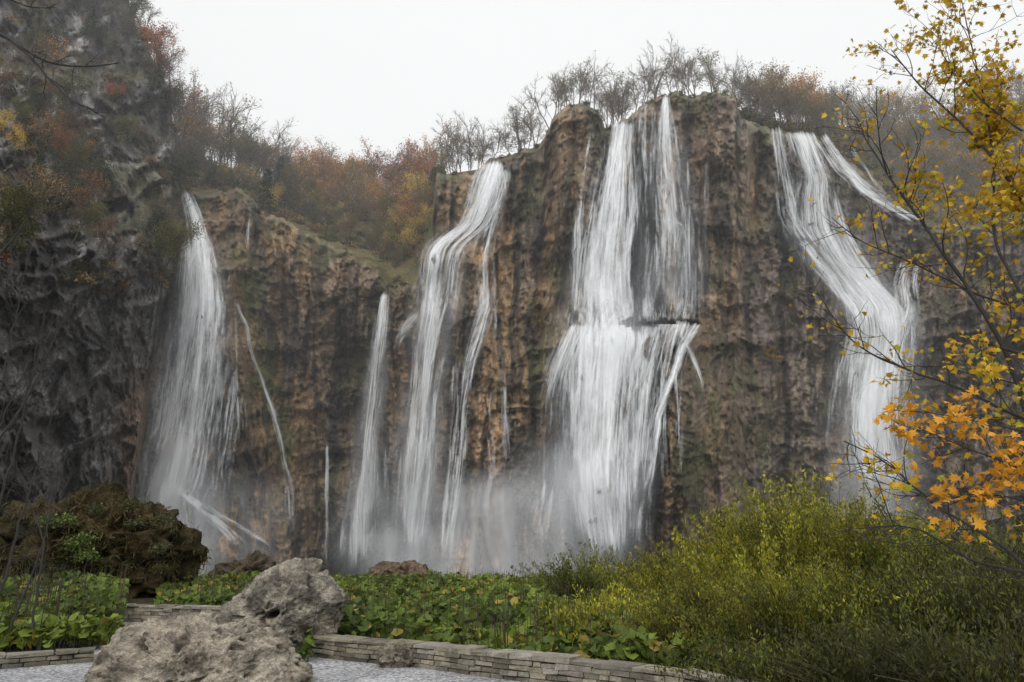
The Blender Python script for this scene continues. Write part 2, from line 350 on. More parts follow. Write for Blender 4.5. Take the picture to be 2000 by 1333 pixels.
# ---------------- boulders
def sphere_dirs(nu,nv):
    th=np.linspace(0,math.pi,nv)[:,None];ph=np.linspace(0,2*math.pi,nu)[None,:]
    return np.stack([np.sin(th)*np.cos(ph),-np.cos(th)+0*ph,np.sin(th)*np.sin(ph)],-1)
def boulder(name,sil,cpx,cpy,D,thick,col,col2,mat,seed,amp=.08,fr=2.5,dents=(),nu=260,nv=150,p=.75,sink=0,shift=0,cuts=0,planes=()):
    c=P(cpx,cpy,D);q=P([a for a,b in sil],[b for a,b in sil],D)
    rel=q-c;ang=np.arctan2(rel[:,2],rel[:,0]);rr=np.hypot(rel[:,0],rel[:,2]);o=np.argsort(ang);ang=ang[o];rr=rr[o]
    d=sphere_dirs(nu,nv);phi=np.arctan2(d[...,2],d[...,0])
    Rp=np.interp(phi,np.concatenate([ang-2*math.pi,ang,ang+2*math.pi]),np.tile(rr,3))
    s=np.hypot(d[...,0],d[...,2])**p
    V=np.stack([np.cos(phi)*s*Rp,d[...,1]*thick,np.sin(phi)*s*Rp],-1)
    V[...,1]+=V[...,2]*shift
    rg=np.random.default_rng(seed*11)
    pl=list(planes)
    for i in range(cuts):
        n=np.array([rg.normal()*.7,-1.0,rg.normal()*.55+.15]);pl.append((n,rg.uniform(.66,.88)))
    for n,f in pl:
        n=np.array(n,float);n/=np.linalg.norm(n);dt=V@n;m_=dt.max()*f;ex_=np.maximum(dt-m_,0);V=V-ex_[...,None]*n*.95
    W=V*fr+seed*7.3
    WW=W+.35*np.stack([fbm(W[...,0],W[...,1],W[...,2],3),fbm(W[...,1],W[...,2],W[...,0],3),fbm(W[...,2],W[...,0],W[...,1],3)],-1)
    n=ridge(WW[...,0],WW[...,1],WW[...,2],5)-.4;n2=fbm(W[...,0]*3,W[...,1]*3,W[...,2]*3,5,.65)
    bed=ridge((W[...,0]*.5+W[...,2])*2.4,WW[...,1]*1.2,WW[...,0]*.7,5)
    crk=sm(ridge(WW[...,0]*1.3+3,WW[...,1]*1.3,WW[...,2]*1.3,2),.72,.92)
    n8=fbm(W[...,0]*8,W[...,1]*8,W[...,2]*8,4,.65)
    pit=sm(fbm(W[...,0]*4,W[...,1]*4,W[...,2]*6,2),.35,.6)
    dd=amp*n+amp*.7*n2+amp*.7*(bed-.3)-amp*.45*pit-amp*.5*crk+amp*.3*n8
    sc=np.linalg.norm(V,axis=-1,keepdims=True)+1e-6
    V=V+V/sc*dd[...,None]
    cc=mix(np.broadcast_to(np.array(col),V.shape).copy(),col2,sm(n2+.6*n,-.05,.45)*.8)
    cc=mix(cc,np.array(col2)*.45,np.clip(sm(bed,.35,-.05)*.8+pit*.7+crk*.7,0,1)*.75)
    for (dx,dz,r,dep) in dents:
        w=np.exp(-(((V[...,0]-dx)**2*.6+(V[...,2]-dz-.3*(V[...,0]-dx))**2*2.2)/r**2)**1.5)*(d[...,1]<0)
        V[...,1]+=w*dep;cc=mix(cc,np.array(col2)*.3,w*.8)
    V=V+c;V[...,2]-=sink
    mb=MB();mb.add(V.reshape(-1,3),gridfaces(nv,nu),cc.reshape(-1,3));return mb.build(name,[mat],True),V
boulder('tufa_boulder',[(160,1345),(172,1290),(186,1258),(205,1238),(235,1232),(270,1220),(310,1224),(345,1211),(385,1213),(405,1232),(425,1230),(450,1236),(500,1246),(525,1258),(550,1286),(580,1312),(602,1335),(570,1400),(380,1430),(190,1400)],385,1320,10.4,1.2,(.56,.49,.39),(.2,.17,.13),M_boulder,1,amp=.17,fr=1.6,shift=.5,cuts=7,nu=520,nv=300,p=.65)
boulder('tufa_boulder',[(405,1234),(420,1200),(460,1166),(490,1152),(510,1122),(535,1106),(560,1099),(612,1102),(618,1118),(604,1126),(638,1138),(656,1166),(660,1190),(646,1240),(622,1274),(614,1295),(560,1320),(470,1310),(412,1276)],535,1210,13.6,1.0,(.46,.41,.33),(.13,.115,.1),M_boulder,2,amp=.16,fr=1.6,dents=((.12,.12,.10,.45),),shift=.3,planes=(((-.55,-1,.45),.55),((.9,-1,-.15),.6)),cuts=4,nu=520,nv=300,p=.65)
boulder('rock',[(738,1290),(750,1262),(775,1255),(800,1265),(806,1290),(790,1304),(745,1304)],772,1285,12.3,.22,(.36,.31,.24),(.16,.14,.11),M_boulder,3,amp=.06,fr=5,nu=120,nv=80,cuts=3)
boulder('rock',[(120,1250),(150,1232),(200,1222),(240,1235),(230,1260),(160,1268)],180,1245,17,.5,(.22,.2,.17),(.1,.09,.07),M_boulder,4,amp=.12,fr=3,nu=120,nv=80,cuts=3)
boulder('rock',[(420,1140),(430,1112),(470,1102),(530,1110),(560,1138),(500,1160)],485,1130,60,2.5,(.13,.10,.07),(.05,.045,.03),M_boulder,5,amp=.7,fr=.6,nu=120,nv=80,cuts=3)
boulder('rock',[(705,1150),(720,1125),(780,1113),(835,1125),(870,1145),(790,1165)],785,1140,60,2.5,(.22,.16,.11),(.08,.06,.04),M_boulder,6,amp=.7,fr=.6,nu=120,nv=80,cuts=3)
ob,MV=boulder('mossy_boulder',[(40,1130),(60,1040),(100,985),(170,972),(240,985),(300,1015),(340,1050),(352,1090),(335,1140),(300,1180),(200,1200),(80,1190)],200,1090,32,3.0,(.06,.045,.022),(.02,.018,.01),M_soil,7,amp=1.0,fr=.4)
# ---------------- vegetation templates
class Tm: pass
def tree(seed,Ht=9.,lv=3,nch=(8,5,4),leaves=0,ls=.35,spread=.5,leafsig=.35,sides=3,up=.06,rad=.017,first=.25,droop=0):
    rng=np.random.default_rng(seed);vs=[];fs=[];n=0;tips=[]
    def grow(p,d,L,r,l):
        nonlocal n
        k=5 if l==0 else 4;pts=[p];dd=d.copy()
        for i in range(k-1):
            dd=dd+rng.normal(size=3)*(.09 if l==0 else .2)+np.array([0,0,up if l<2 else up*.5-droop]);dd/=np.linalg.norm(dd);pts.append(pts[-1]+dd*L/(k-1))
        pts=np.array(pts);rad_=np.linspace(r,r*.45 if l<lv else r*.3,k);v,f=tube(pts,rad_,4 if l<2 else sides)
        vs.append(v);fs.append(f+n);n+=len(v)
        if l<lv:
            for j in range(nch[l]):
                t=first+(1-first)*(j+rng.random())/nch[l] if l==0 else .2+.8*rng.random()
                x=t*(k-1);i=min(int(x),k-2);q=pts[i]+(pts[i+1]-pts[i])*(x-i)
                ax=pts[i+1]-pts[i];ax/=np.linalg.norm(ax)
                o=rng.normal(size=3);o-=ax*o.dot(ax);o/=np.linalg.norm(o)
                an=rng.uniform(.45,1.0)*spread*2
                nd=ax*math.cos(an)+o*math.sin(an)
                grow(q,nd,L*rng.uniform(.38,.6)*(1.15-.4*t if l==0 else 1),r*(.5 if l==0 else .55),l+1)
        if l>=lv-1: tips.extend(pts[1:])
    grow(np.zeros(3),np.array([rng.normal()*.08,rng.normal()*.08,1.]),Ht*.8,Ht*rad,0)
    T=Tm();T.v=np.concatenate(vs);T.f=np.concatenate(fs);tips=np.array(tips)
    if leaves:
        c=tips[rng.integers(0,len(tips),leaves)]+rng.normal(size=(leaves,3))*leafsig
        T.lv,T.lf=leafquads(c,ls*rng.uniform(.6,1.3,leaves),rng,.75)
        clump=.5+1.0*vn(c[:,0]*1.0,c[:,1]*1.0,c[:,2]*1.0)
        T.lb=np.repeat(clump*rng.uniform(.6,1.4,leaves),4)
    else: T.lv=np.zeros((0,3));T.lf=np.zeros((0,4),int);T.lb=np.zeros(0)
    return T
def conifer(seed,Ht=10):
    rng=np.random.default_rng(seed);T=Tm();v,f=tube([[0,0,0],[0,0,Ht*.5],[0,0,Ht]],[.2,.12,.02],4);T.v=v;T.f=f;cs=[];ax=[]
    for i in range(90):
        z=Ht*(.12+.88*(i/90));R=(1-z/Ht)**.8*Ht*.24+.1;a=rng.random()*6.28;k=16
        t=np.linspace(.1,1,k)*R*rng.uniform(.7,1.1);c=np.stack([np.cos(a)*t,np.sin(a)*t,z-.25*t],1)+rng.normal(size=(k,3))*.12;cs.append(c)
        ax.append(np.stack([np.full(k,np.cos(a)),np.full(k,np.sin(a)),np.full(k,-.4)],1)+rng.normal(size=(k,3))*.5)
    c=np.concatenate(cs);T.lv,T.lf=leafquads(c,.5*rng.uniform(.6,1.2,len(c)),rng,.5,axis=np.concatenate(ax));T.lb=np.repeat(rng.uniform(.5,1.5,len(c)),4);return T
def bush(seed,n=160,r=1.,ls=.28):
    rng=np.random.default_rng(seed);T=Tm();vs=[];fs=[];k=0
    for i in range(7):
        d=rdir(rng,1)[0];d[2]=abs(d[2])+.5;v,f=tube([[0,0,0],d*r*.5,d*r*.9+rng.normal(size=3)*.1],[.05,.03,.01],3);vs.append(v);fs.append(f+k);k+=len(v)
    T.v=np.concatenate(vs);T.f=np.concatenate(fs)
    d=rdir(rng,n)*rng.uniform(.5,1,(n,1))*r;d[:,2]=np.abs(d[:,2])*.8;d+=rng.normal(size=(n,3))*.15*r
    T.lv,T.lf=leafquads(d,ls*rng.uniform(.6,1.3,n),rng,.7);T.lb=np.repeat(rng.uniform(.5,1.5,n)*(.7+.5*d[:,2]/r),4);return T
def place(mb,T,pos,s,rz,lcol,bcol,tilt=0.0):
    c,sn=math.cos(rz),math.sin(rz);Rm=np.array([[c,-sn,0],[sn,c,0],[0,0,1]])
    v=T.v@Rm.T*s;v[:,0]+=v[:,2]*tilt
    mb.add(v+pos,T.f,bcol,0)
    if len(T.lf):
        lv=T.lv@Rm.T*s;lv[:,0]+=lv[:,2]*tilt
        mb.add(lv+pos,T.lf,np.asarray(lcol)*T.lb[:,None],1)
BARE=[tree(i,9,3,(9,6,5),60,.2,leafsig=.2,spread=.4,rad=.012) for i in (1,2,3,4,5)]
HALF=[tree(i,9,3,(9,5,4),800,.22,leafsig=.35,spread=.42,rad=.014) for i in (11,12,13,14)]
FULL=[tree(i,8,3,(9,4,3),2200,.24,leafsig=.5) for i in (21,22,23)]
CON=[conifer(31),conifer(32)];BUSH=[bush(i) for i in (41,42,43,44)]
RUST=(.36,.14,.06);ORG=(.60,.30,.10);YEL=(.62,.44,.09);OLV=(.18,.17,.055);GRN=(.04,.06,.022);TAN=(.38,.27,.13)
BK=(.13,.105,.09);BKD=(.07,.057,.05)
rng=np.random.default_rng(99)
def pick(L): return L[rng.integers(len(L))]
trees=MB();shr=MB()
def hp(px,py): return P(px,py,hillD(px,py)+.5)
for i in range(190):
    px=rng.uniform(300,850);s=rng.random()**.7;py=rim0(px)+(sky0(px)-rim0(px))*s
    pos=hp(px,py);r=rng.random()
    if px<560: K,col=(BARE,OLV) if r<.45 else ((HALF,pick([TAN,RUST,OLV])) if r<.85 else (FULL,pick([GRN,OLV])))
    elif px<740: K,col=(FULL,pick([ORG,TAN,ORG,OLV])) if r<.6 else (HALF,pick([ORG,RUST,TAN]))
    else: K,col=(FULL,pick([RUST,YEL,ORG,OLV])) if r<.5 else (HALF,pick([RUST,YEL,ORG]))
    if s<.45: K=pick([HALF,FULL]);col=pick([OLV,YEL,OLV,TAN,GRN])
    place(trees,pick(K),pos,rng.uniform(.85,1.45)*(1 if s>.4 else .5),rng.random()*6.28,np.array(col)*rng.uniform(.7,1.2),BK,rng.normal()*.06)
for px,py,s,K,c in [(800,400,1.8,HALF,RUST),(780,400,1.6,FULL,RUST),(830,400,1.4,HALF,RUST),(640,385,1.4,FULL,ORG),(690,390,1.3,FULL,ORG),(600,385,1.4,FULL,ORG),(660,400,1.2,FULL,ORG),(540,400,1.2,CON,GRN),(515,420,1.0,CON,GRN),(800,490,.95,FULL,YEL),(760,480,.9,FULL,YEL),(835,460,.7,FULL,YEL),(785,450,.8,FULL,YEL),(420,350,1.9,HALF,TAN),(450,350,2.0,BARE,OLV),(490,355,1.9,BARE,OLV),(370,320,2.,BARE,OLV),(390,330,1.9,HALF,RUST),(350,270,1.9,BARE,OLV),(345,300,1.8,HALF,RUST),(360,290,1.8,HALF,TAN),(410,320,2.0,BARE,OLV),(520,360,1.8,BARE,OLV),(560,370,1.6,BARE,OLV),(880,340,1.1,BARE,TAN),(920,330,1.2,BARE,TAN),(900,335,1.,HALF,TAN)]:
    place(trees,pick(K),hp(px,py),s,rng.random()*6.28,c,BK)
for i in range(70):
    px=rng.uniform(860,1460);pos=P(px,rim0(px)+8,base(px)+rng.uniform(6,30));K,c=(BARE,TAN) if rng.random()<.8 else (HALF,pick([TAN,OLV,OLV]));place(trees,pick(K),pos,rng.uniform(.55,1.2),rng.random()*6.28,c,BK,rng.normal()*.08)
for px in (1095,1120,1150,1185,1205,1255,1330,1345,1240,1020,1045,960,1000): 
    place(trees,pick(BARE),P(px,rim0(px)+6,base(px)+5),rng.uniform(.75,1.1),rng.random()*6.28,TAN,BK,rng.normal()*.1)
v,f=tube(P([1278,1284,1288,1296],[200,170,158,138],[100,100,100,100]),[.22,.2,.16,.05],5);trees.add(v,f,BKD)
for i in range(280):
    px=rng.uniform(1450,2250);s=rng.random()**.7;py=rim0(px)+(sky0(px)-rim0(px))*s
    r=rng.random();K,c=(BARE,TAN) if r<.5 else ((HALF,pick([TAN,OLV,TAN])) if r<.88 else (FULL,pick([OLV,TAN,ORG])))
    place(trees,pick(K),hp(px,py),rng.uniform(.9,1.5)*(.6+.4*s),rng.random()*6.28,np.array(c)*rng.uniform(.7,1.1),(.18,.155,.13),rng.normal()*.05)
def mp(px0,py): return P(mtPX(np.array(px0,float),py),py,mtD(np.array(px0,float),np.array(py,float)))
for i in range(300):
    px=rng.uniform(-300,350);a=msky(px);py=a+(540-a)*rng.random()**1.1
    if fbm(px/70,py/70,55,4)<-.1 and rng.random()<.7: continue
    if abs(px-250)<60 and abs(py-390)<70: continue
    r=rng.random();K,c=(BARE,OLV) if r<.25 else ((HALF,pick([RUST,TAN,OLV,RUST,ORG])) if r<.65 else (FULL,pick([GRN,OLV,GRN,OLV,RUST])))
    place(trees,pick(K),mp(px,py)+np.array([0,.4,0]),rng.uniform(.5,.95),rng.random()*6.28,np.array(c)*rng.uniform(.5,1.0),BKD,rng.uniform(0,.25))
for px,py,s,K in [(270,130,.9,CON),(300,190,.8,CON),(290,220,.7,CON),(250,70,.8,CON),(200,30,.8,FULL),(90,420,.7,FULL),(60,400,.7,CON),(300,160,.8,FULL),(110,370,.5,FULL),(240,30,.9,FULL),(320,220,.8,FULL),(140,30,.8,FULL),(170,80,.7,CON)]:
    place(trees,pick(K),mp(px,py),s,rng.random()*6.28,GRN,BKD)
for px in range(150,350,12):
    K,c=pick([(BARE,OLV),(HALF,RUST),(HALF,TAN),(FULL,GRN),(FULL,RUST)]);place(trees,pick(K),mp(px,msky(px)+12),rng.uniform(.6,1.1),rng.random()*6.28,c,BKD,.1)
for px,py in [(200,200),(230,205),(20,300),(10,275)]: place(trees,pick(FULL),mp(px,py),.45,rng.random()*6.28,(.36,.11,.06) if px>100 else YEL,BKD)
trees.build('autumn_trees',[M_bark,M_leaf])
for i in range(1500):
    px=rng.uniform(-300,350);a=msky(px);py=a+(570-a)*rng.random()
    if fbm(px/70,py/70,55,4)<-.15+.2*rng.random(): continue
    if abs(px-250)<60 and abs(py-390)<70: continue
    place(shr,pick(BUSH),mp(px,py),rng.uniform(.4,1.3),rng.random()*6.28,np.array(pick([OLV,OLV,GRN,TAN,(.2,.09,.04)]))*rng.uniform(.5,1.),BKD)
for i in range(1300):
    px=rng.uniform(300,2250);py=rim0(px)+(sky0(px)-rim0(px))*rng.random()
    if 860<px<1440: continue
    place(shr,pick(BUSH),hp(px,py),rng.uniform(.6,1.7),rng.random()*6.28,np.array(pick([OLV,OLV,TAN,(.3,.16,.06),GRN]))*rng.uniform(.6,1.1),BKD)
for i in range(380):
    px=rng.uniform(340,2100);yy=float(rim(np.array(px)))+rng.uniform(-2,18)
    if vn(px/22.,3.)<.4: continue
    place(shr,pick(BUSH),P(px,yy,cliffD(px,yy)+rng.uniform(.0,3)),rng.uniform(.25,.8),rng.random()*6.28,np.array(pick([OLV,OLV,(.14,.11,.03),GRN]))*rng.uniform(.5,1.),BKD)
for i in range(900):
    px=rng.uniform(430,1900);py=rim0(px)+rng.uniform(20,600)
    if fbm(px/35,py/50,21,4)<.05 or py>1050: continue
    place(shr,pick(BUSH),P(px,py,cliffD(px,py)),rng.uniform(.15,.5),rng.random()*6.28,np.array(pick([OLV,(.09,.08,.03),(.16,.11,.05)]))*rng.uniform(.5,.9),BKD)
for i in range(14):
    place(shr,pick(BUSH),P(1492+rng.normal()*14,692+rng.normal()*10,cliffD(1490,695)),rng.uniform(.3,.6),0,(.5,.32,.06),BKD)
shr.build('cliff_shrubs',[M_bark,M_leaf])
# ---------------- waterfalls
falls=[
 ([(374,356,372,.9),(400,360,385,.95),(440,362,402,.95),(480,360,415,.85),(540,352,430,.9),(600,342,438,.9),(660,328,438,.82),(720,318,432,.75),(800,306,420,.68),(880,294,408,.62),(940,280,400,.65),(980,272,380,.68),(1030,292,378,.66),(1080,325,383,.64),(1140,352,388,.6)],2),
 ([(690,430,480,.0),(740,425,480,.3),(850,400,470,.4),(950,390,460,.35),(1050,385,450,.0)],1),
 ([(572,746,761,.9),(650,734,757,.75),(750,718,748,.6),(850,704,736,.55),(950,690,732,.6),(1000,681,737,.75),(1060,671,746,.78),(1138,662,754,.7)],2),
 ([(866,636,642,.5),(950,634,643,.5),(1050,633,642,.45),(1138,634,643,.35)],1),
 ([(316,945,985,.8),(350,922,988,.85),(400,905,975,.8),(440,893,955,.85),(465,855,930,.95),(485,833,905,.9),(520,828,893,.85),(600,818,886,.82),(640,812,872,.78),(700,806,862,.7),(800,795,852,.66),(900,785,846,.66),(1000,776,836,.72),(1115,774,818,.72)],2),
 ([(330,962,992,.75),(380,965,990,.6),(430,945,985,.45),(500,918,975,.35),(600,915,975,.35),(700,893,938,.38),(800,884,916,.46),(900,878,906,.58),(1000,864,898,.6),(1125,858,878,.6)],1),
 ([(600,925,985,.3),(700,940,990,.3),(800,930,985,.34),(920,950,990,.3),(1050,900,990,.15)],1),
 ([(238,1192,1236,.9),(300,1184,1232,.9),(350,1170,1236,.82),(400,1158,1242,.85),(450,1148,1242,.85),(500,1138,1238,.85),(560,1128,1240,.82),(625,1118,1262,.9),(660,1112,1270,1.),(700,1112,1262,.92),(800,1106,1250,.86),(900,1106,1242,.82),(1000,1124,1232,.84),(1060,1140,1226,.84),(1120,1160,1218,.75)],2),
 ([(250,1145,1166,.7),(350,1126,1152,.62),(450,1118,1146,.52),(560,1116,1142,.42),(640,1116,1140,.3)],1),
 ([(188,1292,1306,.9),(230,1282,1312,.8),(280,1268,1324,.68),(340,1262,1336,.6),(400,1262,1346,.62),(450,1266,1356,.68),(500,1260,1362,.58),(560,1250,1366,.52),(638,1240,1368,.5)],2),
 ([(200,1236,1290,.35),(240,1228,1290,.5),(290,1232,1285,.5),(350,1240,1280,.4),(450,1235,1275,.35),(560,1232,1275,.4),(640,1232,1275,.5)],1),
 ([(626,1230,1366,.8),(645,1228,1360,.75),(680,1230,1340,.58),(740,1228,1310,.52),(820,1226,1290,.48),(920,1222,1276,.4),(1020,1215,1262,.2)],1),
 ([(632,1112,1150,.9),(680,1086,1135,.75),(720,1071,1120,.65),(780,1058,1108,.48),(850,1055,1110,.25),(960,1060,1120,.0)],1),
 ([(860,1045,1080,.2),(950,1035,1085,.5),(1020,1022,1075,.4),(1110,1010,1070,.3)],1),
 ([(248,1502,1526,.6),(300,1508,1535,.6),(360,1516,1550,.5),(430,1522,1570,.5),(480,1545,1610,.6)],1),
 ([(258,1534,1588,.9),(300,1548,1605,.8),(350,1565,1625,.68),(400,1550,1642,.68),(450,1540,1665,.72),(500,1570,1690,.74),(550,1620,1720,.84),(600,1655,1772,.88),(650,1668,1776,.86),(700,1654,1770,.88),(750,1646,1768,.86),(800,1640,1764,.85),(850,1642,1760,.82),(900,1652,1764,.8),(990,1665,1775,.75)],2),
 ([(510,1742,1796,.8),(560,1722,1790,.7),(600,1738,1790,.6),(650,1712,1780,.7),(700,1700,1770,.5)],1),
]
streams=[
 [(330,945,26,.75),(380,985,20,.75),(430,1025,18,.75),(470,1070,26,.75),(485,1110,34,.6)],
 [(395,985,12,.55),(470,1030,14,.55),(520,1060,14,.55),(552,1105,18,.55)],
 [(462,590,8,.4),(485,650,10,.5),(505,720,12,.5),(535,800,14,.7),(553,880,16,.5),(568,960,22,.45),(570,1080,26,.4)],
 [(490,400,10,.25),(487,470,10,.25),(482,520,8,.1)],
 [(820,610,26,.6),(795,640,24,.6),(775,680,20,.45),(762,730,18,.25)],
 [(1368,630,14,.8),(1335,672,20,.9),(1312,735,20,.85),(1288,815,20,.8),(1268,915,24,.75),(1256,1000,26,.7),(1248,1110,26,.7)],
 [(1325,645,14,.7),(1350,690,12,.7),(1368,740,10,.7),(1382,795,9,.5)],
 [(1600,266,24,.75),(1640,325,28,.7),(1690,375,28,.7),(1745,408,26,.75),(1800,440,24,.7),(1820,462,18,.4)],
 [(1655,290,20,.5),(1690,340,24,.5),(1730,395,24,.5)],
 [(1560,470,22,.7),(1620,545,22,.8),(1665,610,24,.8)],
 [(1270,425,10,.3),(1330,440,16,.5),(1342,490,14,.5),(1348,560,12,.3)],
 [(1400,960,6,.5),(1406,1030,8,.35)],
]
wseed=0
def smoothD(px,py,off,it=60):
    D=None
    for dx in (-16,-5,5,16):
        for dy in (-18,0,18):
            d=cliffD(px+dx,py+dy);D=d if D is None else np.minimum(D,d)
    for _ in range(it):
        D[1:-1]=(D[:-2]+2*D[1:-1]+D[2:])/4
        if D.shape[1]>4: D[:,1:-1]=(D[:,:-2]+2*D[:,1:-1]+D[:,2:])/4
    return D-off
def sheet(mb,ex,PX,PY,dens,off,mi=0,ft=20):
    global wseed;wseed+=1
    D=smoothD(PX,PY,off);nr,nc=PX.shape
    s=np.linspace(-1,1,nc)[None,:]
    V=P(PX,PY,D)
    wid=np.linalg.norm(V[:,-1]-V[:,0],axis=1);U=s*.5*np.maximum(np.mean(wid)*.5+wid*.5,.5)[:,None]
    dv=np.concatenate([[0],np.cumsum(np.linalg.norm(np.diff(V[:,nc//2],axis=0),axis=1))])[:,None]+0*s
    if mi==0:
        e=1-np.abs(s)**1.5
        nn=fbm(U*1.1+wseed*9,dv/18,wseed,3);n2=fbm(U*.5+wseed*5,dv/11,wseed+3,3)
        e=np.clip(e*(1+.6*nn)+.28*n2,0,1.05)*sm(1-np.abs(s),0,.18)
        U=U+.25*fbm(U*.5+wseed,dv/9,wseed,3)
        fade=np.clip(sm(np.arange(nr)[:,None],-1,3),0,1)*(1-sm(np.arange(nr)[:,None]+.3*ft*fbm(U*2,wseed,0,2),nr-ft,nr-1-.1*ft))
    else:
        e=np.cos(s*math.pi/2)**2*(1+.3*fbm(U*.3,dv/10,wseed,2));q=np.arange(nr)[:,None];fade=sm(q,0,nr*.35)*(1-sm(q,nr*.8,nr-1))
    dn=dens[:,None]*e*fade
    V[...,1]-=.5*(1-s**2)*min(1,np.mean(wid)/4)
    mb.add(V.reshape(-1,3),gridfaces(nr,nc),(1,1,1),mi)
    ex['wu'].append(U.ravel());ex['wv'].append(dv.ravel());ex['ws'].append(np.full(nr*nc,wseed*3.7));ex['dens'].append(dn.ravel())
def finish(mb,ex,name='waterfall'):
    mb.build(name,[M_water,M_spray],True,extra={k:np.concatenate(v) for k,v in ex.items()})
def newex(): return {'wu':[],'wv':[],'ws':[],'dens':[]}
for rows,lay in falls:
    mb=MB();ex=newex();a=np.array(rows,float);py=np.arange(a[0,0],a[-1,0]+1,4.)
    xl,xr,dn=[np.interp(py,a[:,0],a[:,i]) for i in (1,2,3)]
    for arr in (xl,xr):
        for _ in range(8): arr[1:-1]=(arr[:-2]+2*arr[1:-1]+arr[2:])/4
    w=xr-xl;s=np.linspace(0,1,34)[None,:];ft=5 if a[-1,0]<645 else 20
    for l in range(lay):
        k=w*(.25+.14*l);xa=(xl-k)[:,None];xb=(xr+k)[:,None]
        sheet(mb,ex,xa+(xb-xa)*s,np.broadcast_to(py[:,None],(len(py),34)).copy(),dn*(1 if l==0 else .6),.2+.8*l,0,ft)
    if lay==2:
        t=np.linspace(0,1,len(py));foot=1. if py[-1]>950 else 0.;k=w*.35+10+24*t**2*foot;xa=(xl-k)[:,None];xb=(xr+k)[:,None]
        sheet(mb,ex,xa+(xb-xa)*s,np.broadcast_to(py[:,None],(len(py),34)).copy(),.22+.26*t*foot,1.5,1)
    finish(mb,ex)
def stream(mb,ex,pts,off=.3,nc=14,wob=4):
    a=np.array(pts,float);d=np.concatenate([[0],np.cumsum(np.hypot(np.diff(a[:,0]),np.diff(a[:,1])))])
    ss=np.arange(0,d[-1],4.);x,y,w,dn=[np.interp(ss,d,a[:,i]) for i in range(4)]
    for arr in (x,y):
        for _k in range(8): arr[1:-1]=(arr[:-2]+2*arr[1:-1]+arr[2:])/4
    x=x+wob*fbm(ss/50,a[0,0],0,2)
    tx=np.gradient(x);ty=np.gradient(y);l=np.hypot(tx,ty);nx,ny=ty/l,-tx/l
    s=np.linspace(-.75,.75,nc)[None,:]
    sheet(mb,ex,x[:,None]+nx[:,None]*w[:,None]*s,y[:,None]+ny[:,None]*w[:,None]*s,dn*1.1,off)
for pts in streams:
    mb=MB();ex=newex();stream(mb,ex,pts);finish(mb,ex)
r2=np.random.default_rng(77);mb=MB();ex=newex()
for (xa,xb,ya,yb,n) in [(400,480,560,1000,7),(855,1000,500,1050,6),(1050,1110,560,1050,4),(1235,1290,200,600,5),(1260,1380,300,560,6),(1240,1330,650,900,6),(1500,1600,300,480,3),(690,790,640,1050,3),(1180,1270,800,1080,3)]:
    for i in range(n):
        x=r2.uniform(xa,xb);y=r2.uniform(ya,ya+(yb-ya)*.6);L=r2.uniform(120,320);w=r2.uniform(8,20);dr=r2.normal()*6
        stream(mb,ex,[(x,y,w*.6,.28),(x+dr*.3,y+L*.4,w,.36),(x+dr,y+L,w*1.5,.2)],.25,8,1.0)
finish(mb,ex)
for (x0,x1,y0,y1,dn,off) in [(600,1300,900,1165,.52,5),(250,620,900,1165,.4,5),(960,1290,830,1160,.36,9),(640,960,1000,1165,.38,9),(1580,1840,860,1030,.45,5)]:
    mb=MB();ex=newex();py=np.arange(y0,y1,5.);s=np.linspace(0,1,60)[None,:]
    sheet(mb,ex,np.broadcast_to(x0+(x1-x0)*s,(len(py),60)).copy(),np.broadcast_to(py[:,None],(len(py),60)).copy(),np.full(len(py),dn),off,1);finish(mb,ex,'spray')
# ---------------- foreground plants
rng=np.random.default_rng(5)
def discs(mb,c,r,nrm,col,k=7):
    n=len(c);nrm=nrm/np.linalg.norm(nrm,axis=1,keepdims=True);a=np.cross(nrm,rdir(rng,n));a/=np.linalg.norm(a,axis=1,keepdims=True);b=np.cross(nrm,a)
    th=np.linspace(.35,2*math.pi-.35,k)
    rr=(np.array(r)[:,None]*(1+rng.uniform(-.15,.15,(n,k))))[...,None]
    ring=c[:,None]+rr*(a[:,None]*np.cos(th)[None,:,None]+b[:,None]*np.sin(th)[None,:,None]*.8)+nrm[:,None]*(rr*.22*np.sin(th*3)[None,:,None]+rr*.25)
    v=np.concatenate([c[:,None],ring],1);i=np.arange(n)[:,None]*(k+1);j=np.arange(k-1)[None,:]
    f=np.stack([i+0*j,i+1+j,i+2+j],-1).reshape(-1,3)
    mb.add(v.reshape(-1,3),f,np.repeat(col,k+1,0),1)
